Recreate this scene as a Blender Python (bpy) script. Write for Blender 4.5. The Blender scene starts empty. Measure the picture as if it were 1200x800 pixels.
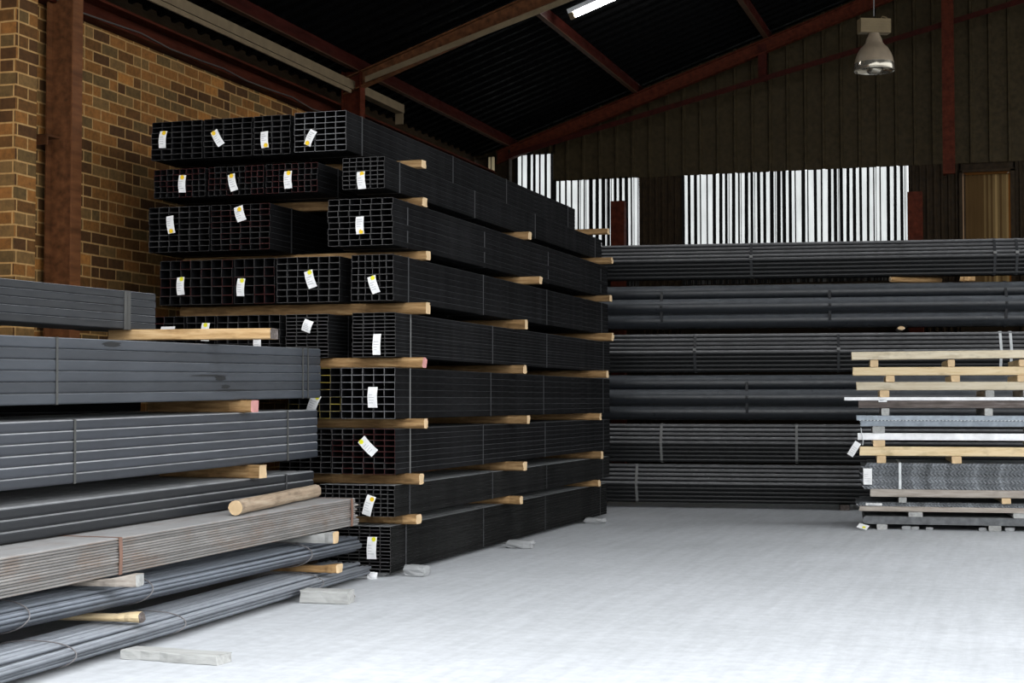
import bpy, bmesh, math, random
from mathutils import Vector, Matrix, Euler
scene = bpy.context.scene
COL = scene.collection
rnd = random.Random(7)
R = math.radians

# ------------------------------------------------------------------ helpers
def link(o):
    COL.objects.link(o)
    return o

def mesh(name, verts, faces, mats, idx=None, smooth=False):
    me = bpy.data.meshes.new(name)
    me.from_pydata([tuple(v) for v in verts], [], faces)
    for m in mats:
        me.materials.append(m)
    if idx:
        for p, i in zip(me.polygons, idx):
            p.material_index = i
    if smooth:
        for p in me.polygons:
            p.use_smooth = True
    me.update()
    return me

def fixn(me):
    bm = bmesh.new(); bm.from_mesh(me)
    bmesh.ops.recalc_face_normals(bm, faces=bm.faces)
    bm.to_mesh(me); bm.free()
    return me

def put(name, me, parent=None, loc=(0, 0, 0), rot=(0, 0, 0), label=None):
    o = link(bpy.data.objects.new(name, me))
    o.location = loc; o.rotation_euler = rot
    if parent is not None:
        o.parent = parent
    if label:
        o['label'] = label
    return o

def tag(o, label, cat, group=None, kind=None):
    o['label'] = label; o['category'] = cat
    if group: o['group'] = group
    if kind: o['kind'] = kind
    return o

def thing(name, label, cat, loc=(0, 0, 0), rot=(0, 0, 0), group=None, kind=None):
    o = link(bpy.data.objects.new(name, None))
    o.empty_display_size = .1
    o.location = loc; o.rotation_euler = rot
    return tag(o, label, cat, group, kind)

class MB:
    """collects boxes, prisms and tubes into one mesh"""
    def __init__(s):
        s.v = []; s.f = []; s.m = []
    def box(s, a, b, m=0, M=None):
        (x0, y0, z0), (x1, y1, z1) = a, b
        vs = [Vector(p) for p in ((x0,y0,z0),(x1,y0,z0),(x1,y1,z0),(x0,y1,z0),(x0,y0,z1),(x1,y0,z1),(x1,y1,z1),(x0,y1,z1))]
        if M is not None: vs = [M @ p for p in vs]
        n = len(s.v); s.v += vs
        for f in ((3,2,1,0),(4,5,6,7),(0,1,5,4),(1,2,6,5),(2,3,7,6),(3,0,4,7)):
            s.f.append(tuple(n + i for i in f)); s.m.append(m)
    def loft(s, rings, m=0, caps=True, closed=True, capm=None):
        n = len(s.v); k = len(rings[0])
        for r in rings: s.v += [Vector(p) for p in r]
        for i in range(len(rings) - 1):
            for j in range(k if closed else k - 1):
                a = n + i*k + j; b = n + i*k + (j+1) % k
                s.f.append((a, b, b + k, a + k)); s.m.append(m)
        if caps:
            cm = m if capm is None else capm
            s.f.append(tuple(n + j for j in reversed(range(k)))); s.m.append(cm)
            e = n + (len(rings)-1)*k
            s.f.append(tuple(e + j for j in range(k))); s.m.append(cm)
    def tube(s, pts, r, seg=8, m=0, closed=False):
        pts = [Vector(p) for p in pts]; rings = []
        up0 = None
        for i, p in enumerate(pts):
            if closed: t = pts[(i+1) % len(pts)] - pts[i-1]
            else: t = pts[min(i+1, len(pts)-1)] - pts[max(i-1, 0)]
            t.normalize()
            up = Vector((0,0,1)) if abs(t.z) < .9 else Vector((1,0,0))
            if up0 is not None: up = up0
            a = t.cross(up); 
            if a.length < 1e-5: a = t.cross(Vector((0.3,1,0.2)))
            a.normalize(); b = a.cross(t).normalized(); up0 = b
            rings.append([p + (a*math.cos(q) + b*math.sin(q))*r for q in [2*math.pi*j/seg for j in range(seg)]])
        if closed: rings.append(rings[0])
        s.loft(rings, m, caps=not closed)
    def lathe(s, prof, seg=32, m=0, c=(0,0)):
        rings = [[(c[0]+r*math.cos(2*math.pi*j/seg), c[1]+r*math.sin(2*math.pi*j/seg), z) for j in range(seg)] for r, z in prof]
        s.loft(rings, m, caps=False)
    def me(s, name, mats, smooth=False):
        return fixn(mesh(name, s.v, s.f, mats, s.m, smooth))

# ------------------------------------------------------------------ materials
def newmat(name):
    m = bpy.data.materials.new(name); m.use_nodes = True
    nt = m.node_tree; b = nt.nodes['Principled BSDF']
    return m, nt, b

def N(nt, t, **kw):
    n = nt.nodes.new(t)
    for k, v in kw.items():
        if k.startswith('i_'):
            n.inputs[k[2:].replace('_', ' ')].default_value = v
        else:
            setattr(n, k, v)
    return n

def ramp(nt, stops, fac, interp='LINEAR'):
    r = nt.nodes.new('ShaderNodeValToRGB'); cr = r.color_ramp; cr.interpolation = interp
    while len(cr.elements) < len(stops): cr.elements.new(.5)
    for e, (p, c) in zip(cr.elements, stops):
        e.position = p; e.color = (*c, 1) if len(c) == 3 else c
    nt.links.new(fac, r.inputs['Fac'])
    return r

def coords(nt, scale=(1,1,1), kind='Object'):
    tc = N(nt, 'ShaderNodeTexCoord'); mp = N(nt, 'ShaderNodeMapping')
    mp.inputs['Scale'].default_value = scale
    nt.links.new(tc.outputs[kind], mp.inputs['Vector'])
    return mp.outputs['Vector']

def noise(nt, vec, scale, detail=4, rough=.55):
    n = N(nt, 'ShaderNodeTexNoise'); n.inputs['Scale'].default_value = scale
    n.inputs['Detail'].default_value = detail; n.inputs['Roughness'].default_value = rough
    nt.links.new(vec, n.inputs['Vector'])
    return n

def mixc(nt, fac, a, b, mode='MIX'):
    n = N(nt, 'ShaderNodeMix', data_type='RGBA', blend_type=mode)
    def setp(sock, v):
        if isinstance(v, tuple): sock.default_value = (*v, 1) if len(v) == 3 else v
        elif isinstance(v, (int, float)): sock.default_value = v
        else: nt.links.new(v, sock)
    setp(n.inputs[0], fac); setp(n.inputs[6], a); setp(n.inputs[7], b)
    return n.outputs[2]

def steel(name, col, rough=.4, dust=.5, dustcol=(.33,.34,.35), spec=.5, var=.35, rust=None, d0=.55, d1=.98, nrm='True Normal', vary=.22):
    """mill-scale / oiled steel; dust lies on what faces up"""
    m, nt, b = newmat(name)
    v = coords(nt, (6, .8, 6))
    n1 = noise(nt, v, 3, 5)
    lo = tuple(c*(1-var) for c in col); hi = tuple(c*(1+var) for c in col)
    c = ramp(nt, [(.3, lo), (.7, hi)], n1.outputs['Fac']).outputs['Color']
    if rust:
        n3 = noise(nt, coords(nt, (3, 1.2, 3)), 2.4, 6, .65)
        rf = ramp(nt, [(.5, (0,0,0)), (.68, (1,1,1))], n3.outputs['Fac']).outputs['Color']
        c = mixc(nt, rf, c, rust)
    if dust > 0:
        g = N(nt, 'ShaderNodeNewGeometry'); sx = N(nt, 'ShaderNodeSeparateXYZ')
        nt.links.new(g.outputs[nrm], sx.inputs[0])
        mr = N(nt, 'ShaderNodeMapRange'); mr.inputs[1].default_value = d0; mr.inputs[2].default_value = d1
        nt.links.new(sx.outputs['Z'], mr.inputs[0])
        n2 = noise(nt, coords(nt, (2,2,2)), 4, 5)
        mr2 = N(nt, 'ShaderNodeMapRange'); mr2.inputs[1].default_value = .25; mr2.inputs[2].default_value = .7
        mr2.inputs[3].default_value = dust*.55; mr2.inputs[4].default_value = dust
        nt.links.new(n2.outputs['Fac'], mr2.inputs[0])
        mu = N(nt, 'ShaderNodeMath', operation='MULTIPLY')
        nt.links.new(mr.outputs[0], mu.inputs[0]); nt.links.new(mr2.outputs[0], mu.inputs[1])
        c = mixc(nt, mu.outputs[0], c, dustcol)
    oi = N(nt, 'ShaderNodeObjectInfo'); hv = N(nt, 'ShaderNodeHueSaturation')
    mv = N(nt, 'ShaderNodeMapRange'); mv.inputs[3].default_value = 1 - vary; mv.inputs[4].default_value = 1 + vary
    nt.links.new(oi.outputs['Random'], mv.inputs[0]); nt.links.new(mv.outputs[0], hv.inputs['Value'])
    nt.links.new(c, hv.inputs['Color'])
    nt.links.new(hv.outputs[0], b.inputs['Base Color'])
    r2 = ramp(nt, [(.3, (rough*.8,)*3), (.75, (min(1, rough*1.3),)*3)], noise(nt, coords(nt, (4,1,4)), 5).outputs['Fac'])
    nt.links.new(r2.outputs['Color'], b.inputs['Roughness'])
    b.inputs['Specular IOR Level'].default_value = spec
    return m

def plain(name, col, rough=.6, spec=.3, metal=0):
    m, nt, b = newmat(name)
    n1 = noise(nt, coords(nt, (1,1,1)), 9, 4)
    c = ramp(nt, [(.3, tuple(x*.82 for x in col)), (.7, tuple(min(1, x*1.12) for x in col))], n1.outputs['Fac'])
    nt.links.new(c.outputs['Color'], b.inputs['Base Color'])
    b.inputs['Roughness'].default_value = rough; b.inputs['Specular IOR Level'].default_value = spec
    b.inputs['Metallic'].default_value = metal
    return m

def wood(name, a, b_, c_, rough=.75):
    m, nt, b = newmat(name)
    oi = N(nt, 'ShaderNodeObjectInfo')
    tc = N(nt, 'ShaderNodeTexCoord'); ad = N(nt, 'ShaderNodeVectorMath', operation='ADD')
    sc = N(nt, 'ShaderNodeVectorMath', operation='SCALE'); sc.inputs['Scale'].default_value = 37
    cb = N(nt, 'ShaderNodeCombineXYZ')
    nt.links.new(oi.outputs['Random'], cb.inputs[0]); nt.links.new(oi.outputs['Random'], cb.inputs[1])
    nt.links.new(cb.outputs[0], sc.inputs[0])
    nt.links.new(tc.outputs['Object'], ad.inputs[0]); nt.links.new(sc.outputs[0], ad.inputs[1])
    mp = N(nt, 'ShaderNodeMapping'); mp.inputs['Scale'].default_value = (1.3, 14, 14)
    nt.links.new(ad.outputs[0], mp.inputs[0])
    n1 = noise(nt, mp.outputs[0], 3, 6, .6)
    c = ramp(nt, [(.25, a), (.5, b_), (.75, c_)], n1.outputs['Fac']).outputs['Color']
    mp2 = N(nt, 'ShaderNodeMapping'); mp2.inputs['Scale'].default_value = (3, 6, 6)
    nt.links.new(ad.outputs[0], mp2.inputs[0])
    n2 = noise(nt, mp2.outputs[0], 2, 3)
    c = mixc(nt, ramp(nt, [(.55, (0,0,0)), (.8, (.7,.7,.7))], n2.outputs['Fac']).outputs['Color'], c, tuple(x*.55 for x in a))
    hs = N(nt, 'ShaderNodeHueSaturation'); nt.links.new(c, hs.inputs['Color'])
    mr = N(nt, 'ShaderNodeMapRange'); mr.inputs[3].default_value = .75; mr.inputs[4].default_value = 1.2
    nt.links.new(oi.outputs['Random'], mr.inputs[0]); nt.links.new(mr.outputs[0], hs.inputs['Value'])
    nt.links.new(hs.outputs[0], b.inputs['Base Color'])
    bp = N(nt, 'ShaderNodeBump'); bp.inputs['Strength'].default_value = .35; bp.inputs['Distance'].default_value = .006
    nt.links.new(n1.outputs['Fac'], bp.inputs['Height']); nt.links.new(bp.outputs[0], b.inputs['Normal'])
    b.inputs['Roughness'].default_value = rough; b.inputs['Specular IOR Level'].default_value = .2
    return m

M = {}
M['black'] = steel('black_steel', (.0060,.0060,.0064), .7, .5, (.20,.205,.21), .05, .45, None, .45, .95)
M['black_dusty'] = steel('black_steel_dusty', (.0075,.0075,.0072), .75, .9, (.46,.47,.475), .07, .6, None, .85, .99)
M['inner'] = plain('tube_inside', (.006,.006,.007), .7, .15)
M['cut'] = plain('cut_steel_edge', (.24,.24,.245), .5, .4)
M['cut_dark'] = plain('cut_steel_edge_dull', (.105,.102,.10), .6, .3)
M['cut_red'] = plain('red_painted_edge', (.070,.016,.015), .6, .3)
M['cut_yellow'] = plain('yellow_painted_edge', (.42,.33,.07), .6, .3)
M['blue'] = steel('blue_grey_steel', (.037,.042,.050), .45, .5, (.42,.43,.44), .4, .18)
M['blue_dk'] = steel('dark_blue_steel', (.015,.017,.020), .45, .95, (.58,.59,.60), .35, .2, None, .5, .95)
M['blue_pale'] = steel('pale_edged_steel', (.034,.038,.046), .45, .9, (.58,.59,.60), .35, .2, None, .3, .9)
M['angle'] = steel('dusty_angle_steel', (.21,.195,.18), .75, .6, (.40,.405,.41), .2, .2, (.19,.145,.115))
M['rod'] = steel('grey_rod_steel', (.060,.068,.082), .5, .75, (.25,.275,.31), .35, .3, None, -.1, .85, 'Normal')
M['rod_dust'] = steel('pale_rod_steel', (.10,.11,.125), .6, .85, (.32,.34,.37), .3, .35, None, -.2, .8, 'Normal')
M['pipe'] = steel('black_pipe_steel', (.0075,.0078,.0085), .36, .85, (.31,.31,.315), .4, .3, None, .0, .85, 'Normal', .3)  # dusty tops, strengthened to paint in light from above
M['pipe_shade'] = steel('black_pipe_shade', (.0055,.0058,.0062), .4, .22, (.15,.15,.155), .4, .3, None, .35, .95, 'Normal', .3)  # shaded copy of the pipe steel, with less dust
M['pipe_big'] = steel('big_pipe_steel', (.010,.012,.015), .34, .7, (.23,.245,.265), .5, .25, None, .05, .9, 'Normal')  # top dust also stands in for the light on the upper sides
M['strap_mid'] = plain('strap_worn', (.060,.060,.056), .5, .35)
M['stain'] = plain('oil_stain', (.012,.013,.014), .5, .3)
M['strap'] = plain('strap_steel', (.035,.036,.038), .45, .4)
M['strap_pale'] = plain('strap_pale', (.16,.16,.155), .5, .4)
M['strap_white'] = plain('strap_white', (.62,.64,.64), .5, .4)
M['strap_rust'] = plain('strap_rusty', (.20,.115,.085), .7, .2)
M['wire'] = plain('tie_wire', (.16,.15,.15), .5, .4)
M['paper'] = plain('tag_paper', (.80,.80,.79), .7, .2)
M['yellow'] = plain('tag_yellow', (.80,.53,.02), .6, .2)
M['lime'] = plain('tag_lime', (.75,.72,.03), .6, .2)
M['wood'] = wood('pale_timber', (.11,.060,.023), (.28,.165,.070), (.46,.30,.145))
M['wood_plank'] = wood('orange_plank', (.27,.155,.062), (.47,.30,.14), (.60,.42,.23))
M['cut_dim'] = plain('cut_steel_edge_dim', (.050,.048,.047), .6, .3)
M['wood_end'] = plain('timber_end_grain', (.62,.45,.265), .8, .1)
M['wood_pink'] = plain('timber_end_pink', (.55,.27,.25), .8, .1)
M['wood_grey'] = wood('weathered_timber', (.20,.17,.145), (.33,.29,.25), (.45,.41,.36))
M['wood_log'] = wood('debarked_log', (.18,.135,.095), (.33,.25,.175), (.45,.365,.27))
M['wood_pale'] = wood('clean_pine', (.56,.46,.31), (.68,.59,.43), (.76,.68,.53))
M['wood_yel'] = wood('yellow_pine', (.56,.41,.22), (.68,.53,.32), (.75,.62,.41))
M['wood_dark'] = wood('stained_timber', (.045,.038,.034), (.11,.09,.08), (.24,.21,.20))
M['wood_dusty'] = wood('dusty_timber', (.28,.28,.265), (.37,.37,.355), (.44,.44,.425))
M['stone'] = plain('rubble_stone', (.31,.315,.315), .9, .1)
M['red'] = steel('red_oxide_steel', (.055,.0120,.0055), .6, .2, (.07,.05,.04), .06, .4)
M['red_dk'] = steel('red_oxide_steel_dull', (.030,.0055,.0035), .6, .2, (.05,.035,.03), .06, .4)
M['column'] = steel('brown_column_steel', (.088,.034,.013), .5, 0, spec=.15, var=.45)
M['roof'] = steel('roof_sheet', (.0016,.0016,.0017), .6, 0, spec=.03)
M['clad'] = steel('brown_cladding', (.034,.0245,.0115), .6, 0, spec=.08, var=.3)
M['clad_dk'] = steel('dark_cladding', (.020,.0125,.006), .6, 0, spec=.08, var=.4)
M['faded'] = plain('faded_flange', (.060,.032,.018), .6, .1)
M['gutter'] = plain('beige_gutter', (.15,.110,.062), .6, .3)
M['galv'] = plain('galvanised', (.34,.36,.38), .45, .4)
M['white'] = plain('white_paint', (.82,.82,.82), .5, .4)
M['expand'] = steel('expanded_metal', (.16,.17,.18), .55, .3, (.30,.31,.32), .4, .5)
M['slab'] = steel('dusty_plate', (.15,.155,.16), .8, .6, (.30,.31,.31), .2, .3)
M['check'] = steel('grey_plate', (.24,.275,.31), .5, .5, (.38,.41,.45), .4, .2)
M['lampbody'] = plain('lamp_enamel', (.23,.18,.125), .45, .4)
M['lampbox'] = plain('lamp_box', (.15,.11,.055), .6, .3)

def glass_mat():
    m, nt, b = newmat('lamp_glass')
    b.inputs['Base Color'].default_value = (.36,.33,.27,1); b.inputs['Roughness'].default_value = .15
    b.inputs['Metallic'].default_value = .75
    return m
M['reflector'] = glass_mat()

def emis(name, col, s):
    m, nt, b = newmat(name)
    b.inputs['Emission Color'].default_value = (*col, 1); b.inputs['Emission Strength'].default_value = s
    return m
M['tube_light'] = emis('fluorescent_glow', (1, .99, .96), 9)

def translucent(name, col, frac=.9):
    m, nt, b = newmat(name)
    out = nt.nodes['Material Output']
    t = N(nt, 'ShaderNodeBsdfTranslucent'); d = N(nt, 'ShaderNodeBsdfDiffuse')
    n1 = noise(nt, coords(nt, (3,3,.6)), 3, 5)
    c = ramp(nt, [(.3, tuple(x*.78 for x in col)), (.65, col)], n1.outputs['Fac']).outputs['Color']
    nt.links.new(c, t.inputs['Color']); nt.links.new(c, d.inputs['Color'])
    mx = N(nt, 'ShaderNodeMixShader'); mx.inputs[0].default_value = frac
    nt.links.new(d.outputs[0], mx.inputs[1]); nt.links.new(t.outputs[0], mx.inputs[2])
    nt.links.new(mx.outputs[0], out.inputs['Surface'])
    return m
M['fibre'] = translucent('fibreglass_sheet', (.50,.51,.50))
M['fibre_brown'] = translucent('brown_fibreglass', (.026,.015,.006))
M['fibre_dim'] = translucent('dim_fibreglass', (.16,.13,.08))

def brick_mat():
    m, nt, b = newmat('stock_brick')
    tc = N(nt, 'ShaderNodeTexCoord'); g = N(nt, 'ShaderNodeNewGeometry')
    sp = N(nt, 'ShaderNodeSeparateXYZ'); nt.links.new(tc.outputs['Object'], sp.inputs[0])
    sn = N(nt, 'ShaderNodeSeparateXYZ'); nt.links.new(g.outputs['True Normal'], sn.inputs[0])
    def math_(op, a, b_=None, c=None):
        n = N(nt, 'ShaderNodeMath', operation=op)
        for i, q in enumerate((a, b_, c)):
            if q is None: continue
            if isinstance(q, (int, float)): n.inputs[i].default_value = q
            else: nt.links.new(q, n.inputs[i])
        return n.outputs[0]
    facex = math_('GREATER_THAN', math_('ABSOLUTE', sn.outputs['X']), .5)
    # along the wall: y on faces that look along x, x on the others
    u = math_('ADD', math_('MULTIPLY', sp.outputs['Y'], facex), math_('MULTIPLY', sp.outputs['X'], math_('SUBTRACT', 1, facex)))
    wob = noise(nt, tc.outputs['Object'], 3, 2)
    z = math_('ADD', sp.outputs['Z'], math_('MULTIPLY', math_('SUBTRACT', wob.outputs['Fac'], .5), .012))
    v = math_('DIVIDE', z, .0855)
    row = math_('FLOOR', v); fv = math_('FRACT', v)
    uu = math_('ADD', math_('DIVIDE', u, .228), math_('MULTIPLY', math_('MODULO', row, 2), .5))
    colm = math_('FLOOR', uu); fu = math_('FRACT', uu)
    # some courses show half bricks
    cb = N(nt, 'ShaderNodeCombineXYZ'); nt.links.new(row, cb.inputs[0]); nt.links.new(colm, cb.inputs[1])
    wn = N(nt, 'ShaderNodeTexWhiteNoise', noise_dimensions='2D'); nt.links.new(cb.outputs[0], wn.inputs['Vector'])
    half = math_('GREATER_THAN', wn.outputs['Value'], .9)
    fu2 = math_('FRACT', math_('MULTIPLY', fu, 2))
    fh = math_('ADD', math_('MULTIPLY', fu2, half), math_('MULTIPLY', fu, math_('SUBTRACT', 1, half)))
    wid = math_('ADD', math_('MULTIPLY', half, .114), math_('MULTIPLY', math_('SUBTRACT', 1, half), .228))
    du = math_('MULTIPLY', math_('MINIMUM', fh, math_('SUBTRACT', 1, fh)), wid)
    dv = math_('MULTIPLY', math_('MINIMUM', fv, math_('SUBTRACT', 1, fv)), .0855)
    dd = math_('MINIMUM', du, dv)
    mr = N(nt, 'ShaderNodeMapRange'); mr.inputs[1].default_value = .0045; mr.inputs[2].default_value = .0075
    nt.links.new(dd, mr.inputs[0])
    hid = N(nt, 'ShaderNodeCombineXYZ'); nt.links.new(row, hid.inputs[0])
    nt.links.new(math_('ADD', math_('MULTIPLY', colm, 2), math_('MULTIPLY', math_('FLOOR', math_('MULTIPLY', fu, 2)), half)), hid.inputs[1])
    wn2 = N(nt, 'ShaderNodeTexWhiteNoise', noise_dimensions='2D'); nt.links.new(hid.outputs[0], wn2.inputs['Vector'])
    bc = ramp(nt, [(0, (.062,.028,.009)), (.18, (.095,.043,.012)), (.36, (.165,.072,.018)), (.52, (.140,.080,.028)), (.66, (.20,.086,.022)), (.8, (.095,.058,.021)), (.92, (.29,.125,.030))], wn2.outputs['Value'], 'CONSTANT').outputs['Color']
    ns = noise(nt, tc.outputs['Object'], 26, 5, .65)
    bc = mixc(nt, 1, bc, ramp(nt, [(.25, (.62,.62,.62)), (.75, (1.35,1.3,1.2))], ns.outputs['Fac']).outputs['Color'], 'MULTIPLY')
    mort = ramp(nt, [(.3, (.29,.165,.056)), (.7, (.42,.255,.10))], ns.outputs['Fac']).outputs['Color']
    c = mixc(nt, mr.outputs[0], mort, bc)
    nt.links.new(c, b.inputs['Base Color'])
    bp = N(nt, 'ShaderNodeBump'); bp.inputs['Strength'].default_value = .6; bp.inputs['Distance'].default_value = .006
    nt.links.new(math_('ADD', mr.outputs[0], math_('MULTIPLY', ns.outputs['Fac'], .4)), bp.inputs['Height'])
    nt.links.new(bp.outputs[0], b.inputs['Normal'])
    b.inputs['Roughness'].default_value = .85; b.inputs['Specular IOR Level'].default_value = .2
    return m
M['brick'] = brick_mat()

def floor_mat():
    m, nt, b = newmat('dusty_concrete')
    v = coords(nt, (1,1,1))
    n1 = noise(nt, v, .55, 6, .6); n2 = noise(nt, v, 14, 6, .65)
    c = ramp(nt, [(.3, (.47,.485,.50)), (.7, (.55,.565,.585))], n1.outputs['Fac']).outputs['Color']
    c = mixc(nt, .5, c, ramp(nt, [(.3, (.78,.78,.78)), (.7, (1.12,1.12,1.12))], n2.outputs['Fac']).outputs['Color'], 'MULTIPLY')
    # sweep and tyre streaks that run towards the back
    tc = N(nt, 'ShaderNodeTexCoord'); mp = N(nt, 'ShaderNodeMapping')
    mp.inputs['Rotation'].default_value = (0,0,R(-32)); mp.inputs['Scale'].default_value = (7,.5,1)
    nt.links.new(tc.outputs['Object'], mp.inputs[0])
    n3 = noise(nt, mp.outputs[0], 1.6, 5, .6)
    mp2 = N(nt, 'ShaderNodeMapping'); mp2.inputs['Rotation'].default_value = (0,0,R(14)); mp2.inputs['Scale'].default_value = (.6,6,1)
    nt.links.new(tc.outputs['Object'], mp2.inputs[0])
    n4 = noise(nt, mp2.outputs[0], 1.4, 5, .6)
    c = mixc(nt, 1, c, ramp(nt, [(.35, (.93,.93,.93)), (.62, (1.03,1.03,1.03))], n3.outputs['Fac']).outputs['Color'], 'MULTIPLY')
    c = mixc(nt, 1, c, ramp(nt, [(.3, (.965,.965,.965)), (.62, (1.02,1.02,1.02))], n4.outputs['Fac']).outputs['Color'], 'MULTIPLY')
    nt.links.new(c, b.inputs['Base Color'])
    bp = N(nt, 'ShaderNodeBump'); bp.inputs['Strength'].default_value = .25; bp.inputs['Distance'].default_value = .01
    nt.links.new(n2.outputs['Fac'], bp.inputs['Height']); nt.links.new(bp.outputs[0], b.inputs['Normal'])
    b.inputs['Roughness'].default_value = .9; b.inputs['Specular IOR Level'].default_value = .15
    return m
M['floor'] = floor_mat()
M['ground'] = plain('yard_ground', (.17,.165,.155), .95, .1)

# ------------------------------------------------------------------ setting
def roofz(x):                      # top of the rafters
    return 4.55 + .352*(x + 6.3)
RIDGE = 1.6
def structure(name, me, label, cat='structure', loc=(0,0,0), rot=(0,0,0)):
    return tag(put(name, me, None, loc, rot), label, cat, None, 'structure')

mb = MB(); mb.box((-6.95, -6, -.12), (7.5, 20.2, 0))
structure('floor', mb.me('floor', [M['floor']]), 'pale dusty grey concrete floor of the shed', 'floor')

ROOF_Y0 = 7.4
# brick wall with the pier in front of the column
mb = MB()
mb.box((-6.85, 9.25, 0), (-6.60, 20.0, 4.04))
mb.box((-6.85, 5.5, 0), (-6.60, 9.25, 5.0))
mb.box((-6.60, 8.98, 0), (-6.37, 9.22, 5.0))
structure('wall_left', mb.me('wall_left', [M['brick']]), 'brown and orange stock brick wall with a pier beside the steel column', 'wall')
# sheeting above the bricks
mb = MB(); mb.box((-6.95, 9.25, 4.06), (-6.9, 19.86, 4.62))
structure('trim_1', mb.me('trim_1', [M['clad_dk']]), 'dark sheeting band between the brick wall and the roof', 'wall sheeting')
mb = MB()
mb.box((-6.66, 9.26, 4.05), (-6.50, 19.8, 4.075)); mb.box((-6.66, 9.26, 4.075), (-6.62, 19.8, 4.20)); mb.box((-6.66, 9.26, 4.20), (-6.50, 19.8, 4.22))
structure('eave_beam', mb.me('eave_beam', [M['red']]), 'rusty red steel channel lying along the top of the brick wall', 'beam')
cab = MB()
pts = [(-6.49, 9.4 + i*.45, 4.10 - .05*abs(math.sin(i*1.1)) + rnd.uniform(-.012,.012)) for i in range(22)]
cab.tube(pts, .006, 6)
tag(put('cable', cab.me('cable', [M['strap_mid']], True)), 'thin cable sagging along the channel on top of the brick wall', 'cable')
# gutter / tray
mb = MB()
mb.box((-6.47, 9.3, 4.36), (-6.37, 16.0, 4.375)); mb.box((-6.385, 9.3, 4.375), (-6.37, 16.0, 4.45)); mb.box((-6.47, 9.3, 4.375), (-6.455, 16.0, 4.43))
mb.box((-6.36, 9.3, 4.30), (-6.345, 14.5, 4.34)); mb.box((-6.47, 15.98, 4.24), (-6.38, 16.0, 4.46))
tag(put('cable_tray', mb.me('cable_tray', [M['gutter']])), 'long beige metal tray running under the eave above the brick wall', 'cable tray')

def ibeam(mb, x0, x1, y0, y1, z0, z1, t=.012):
    mb.box((x0, y0, z0), (x0 + t, y1, z1)); mb.box((x1 - t, y0, z0), (x1, y1, z1))
    ym = (y0 + y1)/2
    mb.box((x0 + t, ym - t/2, z0), (x1 - t, ym + t/2, z1))
mb = MB(); ibeam(mb, -6.545, -6.325, 9.58, 9.70, 0, 4.5)
c = tag(put('column', mb.me('column', [M['column']])), 'brown steel column standing against the brick wall in front of the pier side', 'column', None, 'structure')
mb = MB(); mb.box((-6.60, 9.42, 3.06), (-6.42, 9.575, 3.075)); mb.box((-6.60, 9.42, 3.0), (-6.42, 9.432, 3.06))
put('bracket', mb.me('bracket', [M['column']]), c)
mb = MB(); ibeam(mb, -6.50, -6.29, 14.60, 14.72, 0, 4.55)
tag(put('column', mb.me('column', [M['red']])), 'red steel column rising behind the top of the tall tube stack', 'column', None, 'structure')
mb = MB(); ibeam(mb, -6.50, -6.31, 19.55, 19.67, 0, 4.5)
tag(put('column', mb.me('column', [M['clad_dk']])), 'dark steel column in the far corner between the translucent strips', 'column', None, 'structure')

def sloped(mb, xa, za, xb, zb, y0, y1, d, m=0):
    """bar in the frame plane from (xa,za) to (xb,zb) (its top line), depth d"""
    vs = [(xa,y0,za-d),(xb,y0,zb-d),(xb,y1,zb-d),(xa,y1,za-d),(xa,y0,za),(xb,y0,zb),(xb,y1,zb),(xa,y1,za)]
    n = len(mb.v); mb.v += [Vector(q) for q in vs]
    for f in ((3,2,1,0),(4,5,6,7),(0,1,5,4),(1,2,6,5),(2,3,7,6),(3,0,4,7)):
        mb.f.append(tuple(n+i for i in f)); mb.m.append(m)
def rafter(y, mat, label, xa=-6.5):
    mb = MB()
    for dz, d, w in ((0, .014, .05), (-.156, .014, .05), (-.014, .142, .005)):
        sloped(mb, xa, roofz(xa)+dz, RIDGE, roofz(RIDGE)+dz, y-w, y+w, d)
        sloped(mb, RIDGE, roofz(RIDGE)+dz, 4.6, roofz(2*RIDGE-4.6)+dz, y-w, y+w, d)
    structure('rafter', mb.me('rafter', [mat]), label, 'rafter')
rafter(14.66, M['column'], 'red steel rafter of the nearer roof frame, springing from the column behind the tube stack')
rafter(19.60, M['red'], 'dark red steel rafter along the top of the back wall')
rafter(9.65, M['red'], 'red steel rafter above the brick pier column')
def chord(y, x0, z0, s, x1, mat, label, d=.06):
    mb = MB()
    sloped(mb, x0, z0, x1, z0 + s*(x1-x0), y-.035, y+.035, .008)
    sloped(mb, x0, z0-.008, x1, z0-.008 + s*(x1-x0), y-.035, y-.027, d)
    structure('brace', mb.me('brace', [mat]), label, 'brace')
chord(19.5, -6.30, 4.435, .2415, 1.6, M['red_dk'], 'thin dark red brace crossing the back wall below its rafter')
chord(14.54, -6.2, 4.46, .305, -1.2, M['gutter'], 'tan angle brace below the nearer rafter, ending by the tube light', .05)
mb = MB(); mb.box((-3.05, 19.56, 5.20), (-2.95, 19.64, 5.66))
structure('strut', mb.me('strut', [M['red_dk']]), 'short red strut between the rafter and brace on the back wall', 'strut')
mb = MB(); mb.box((-.83, 19.42, 3.92), (-.69, 19.49, 6.45)); mb.box((-.83, 19.49, 3.92), (-.80, 19.6, 6.45))
structure('post', mb.me('post', [M['red']]), 'red steel post hanging on the back wall beside the pendant lamp', 'post')
mb = MB(); mb.box((-4.99, 19.72, 0), (-4.81, 19.84, 3.79))
structure('post', mb.me('post', [M['red']]), 'short dark red post in front of the striped translucent sheets by the stack', 'post')
mb = MB(); mb.box((-1.265, 19.72, 0), (-1.09, 19.84, 3.76))
structure('post', mb.me('post', [M['red']]), 'short dark red post between the striped sheets and the brown window', 'post')
pl = ['above the wall tray', 'meeting the foot of the tube light', 'above the middle of the back wall', 'near the pendant lamp', 'over the aisle']
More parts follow.
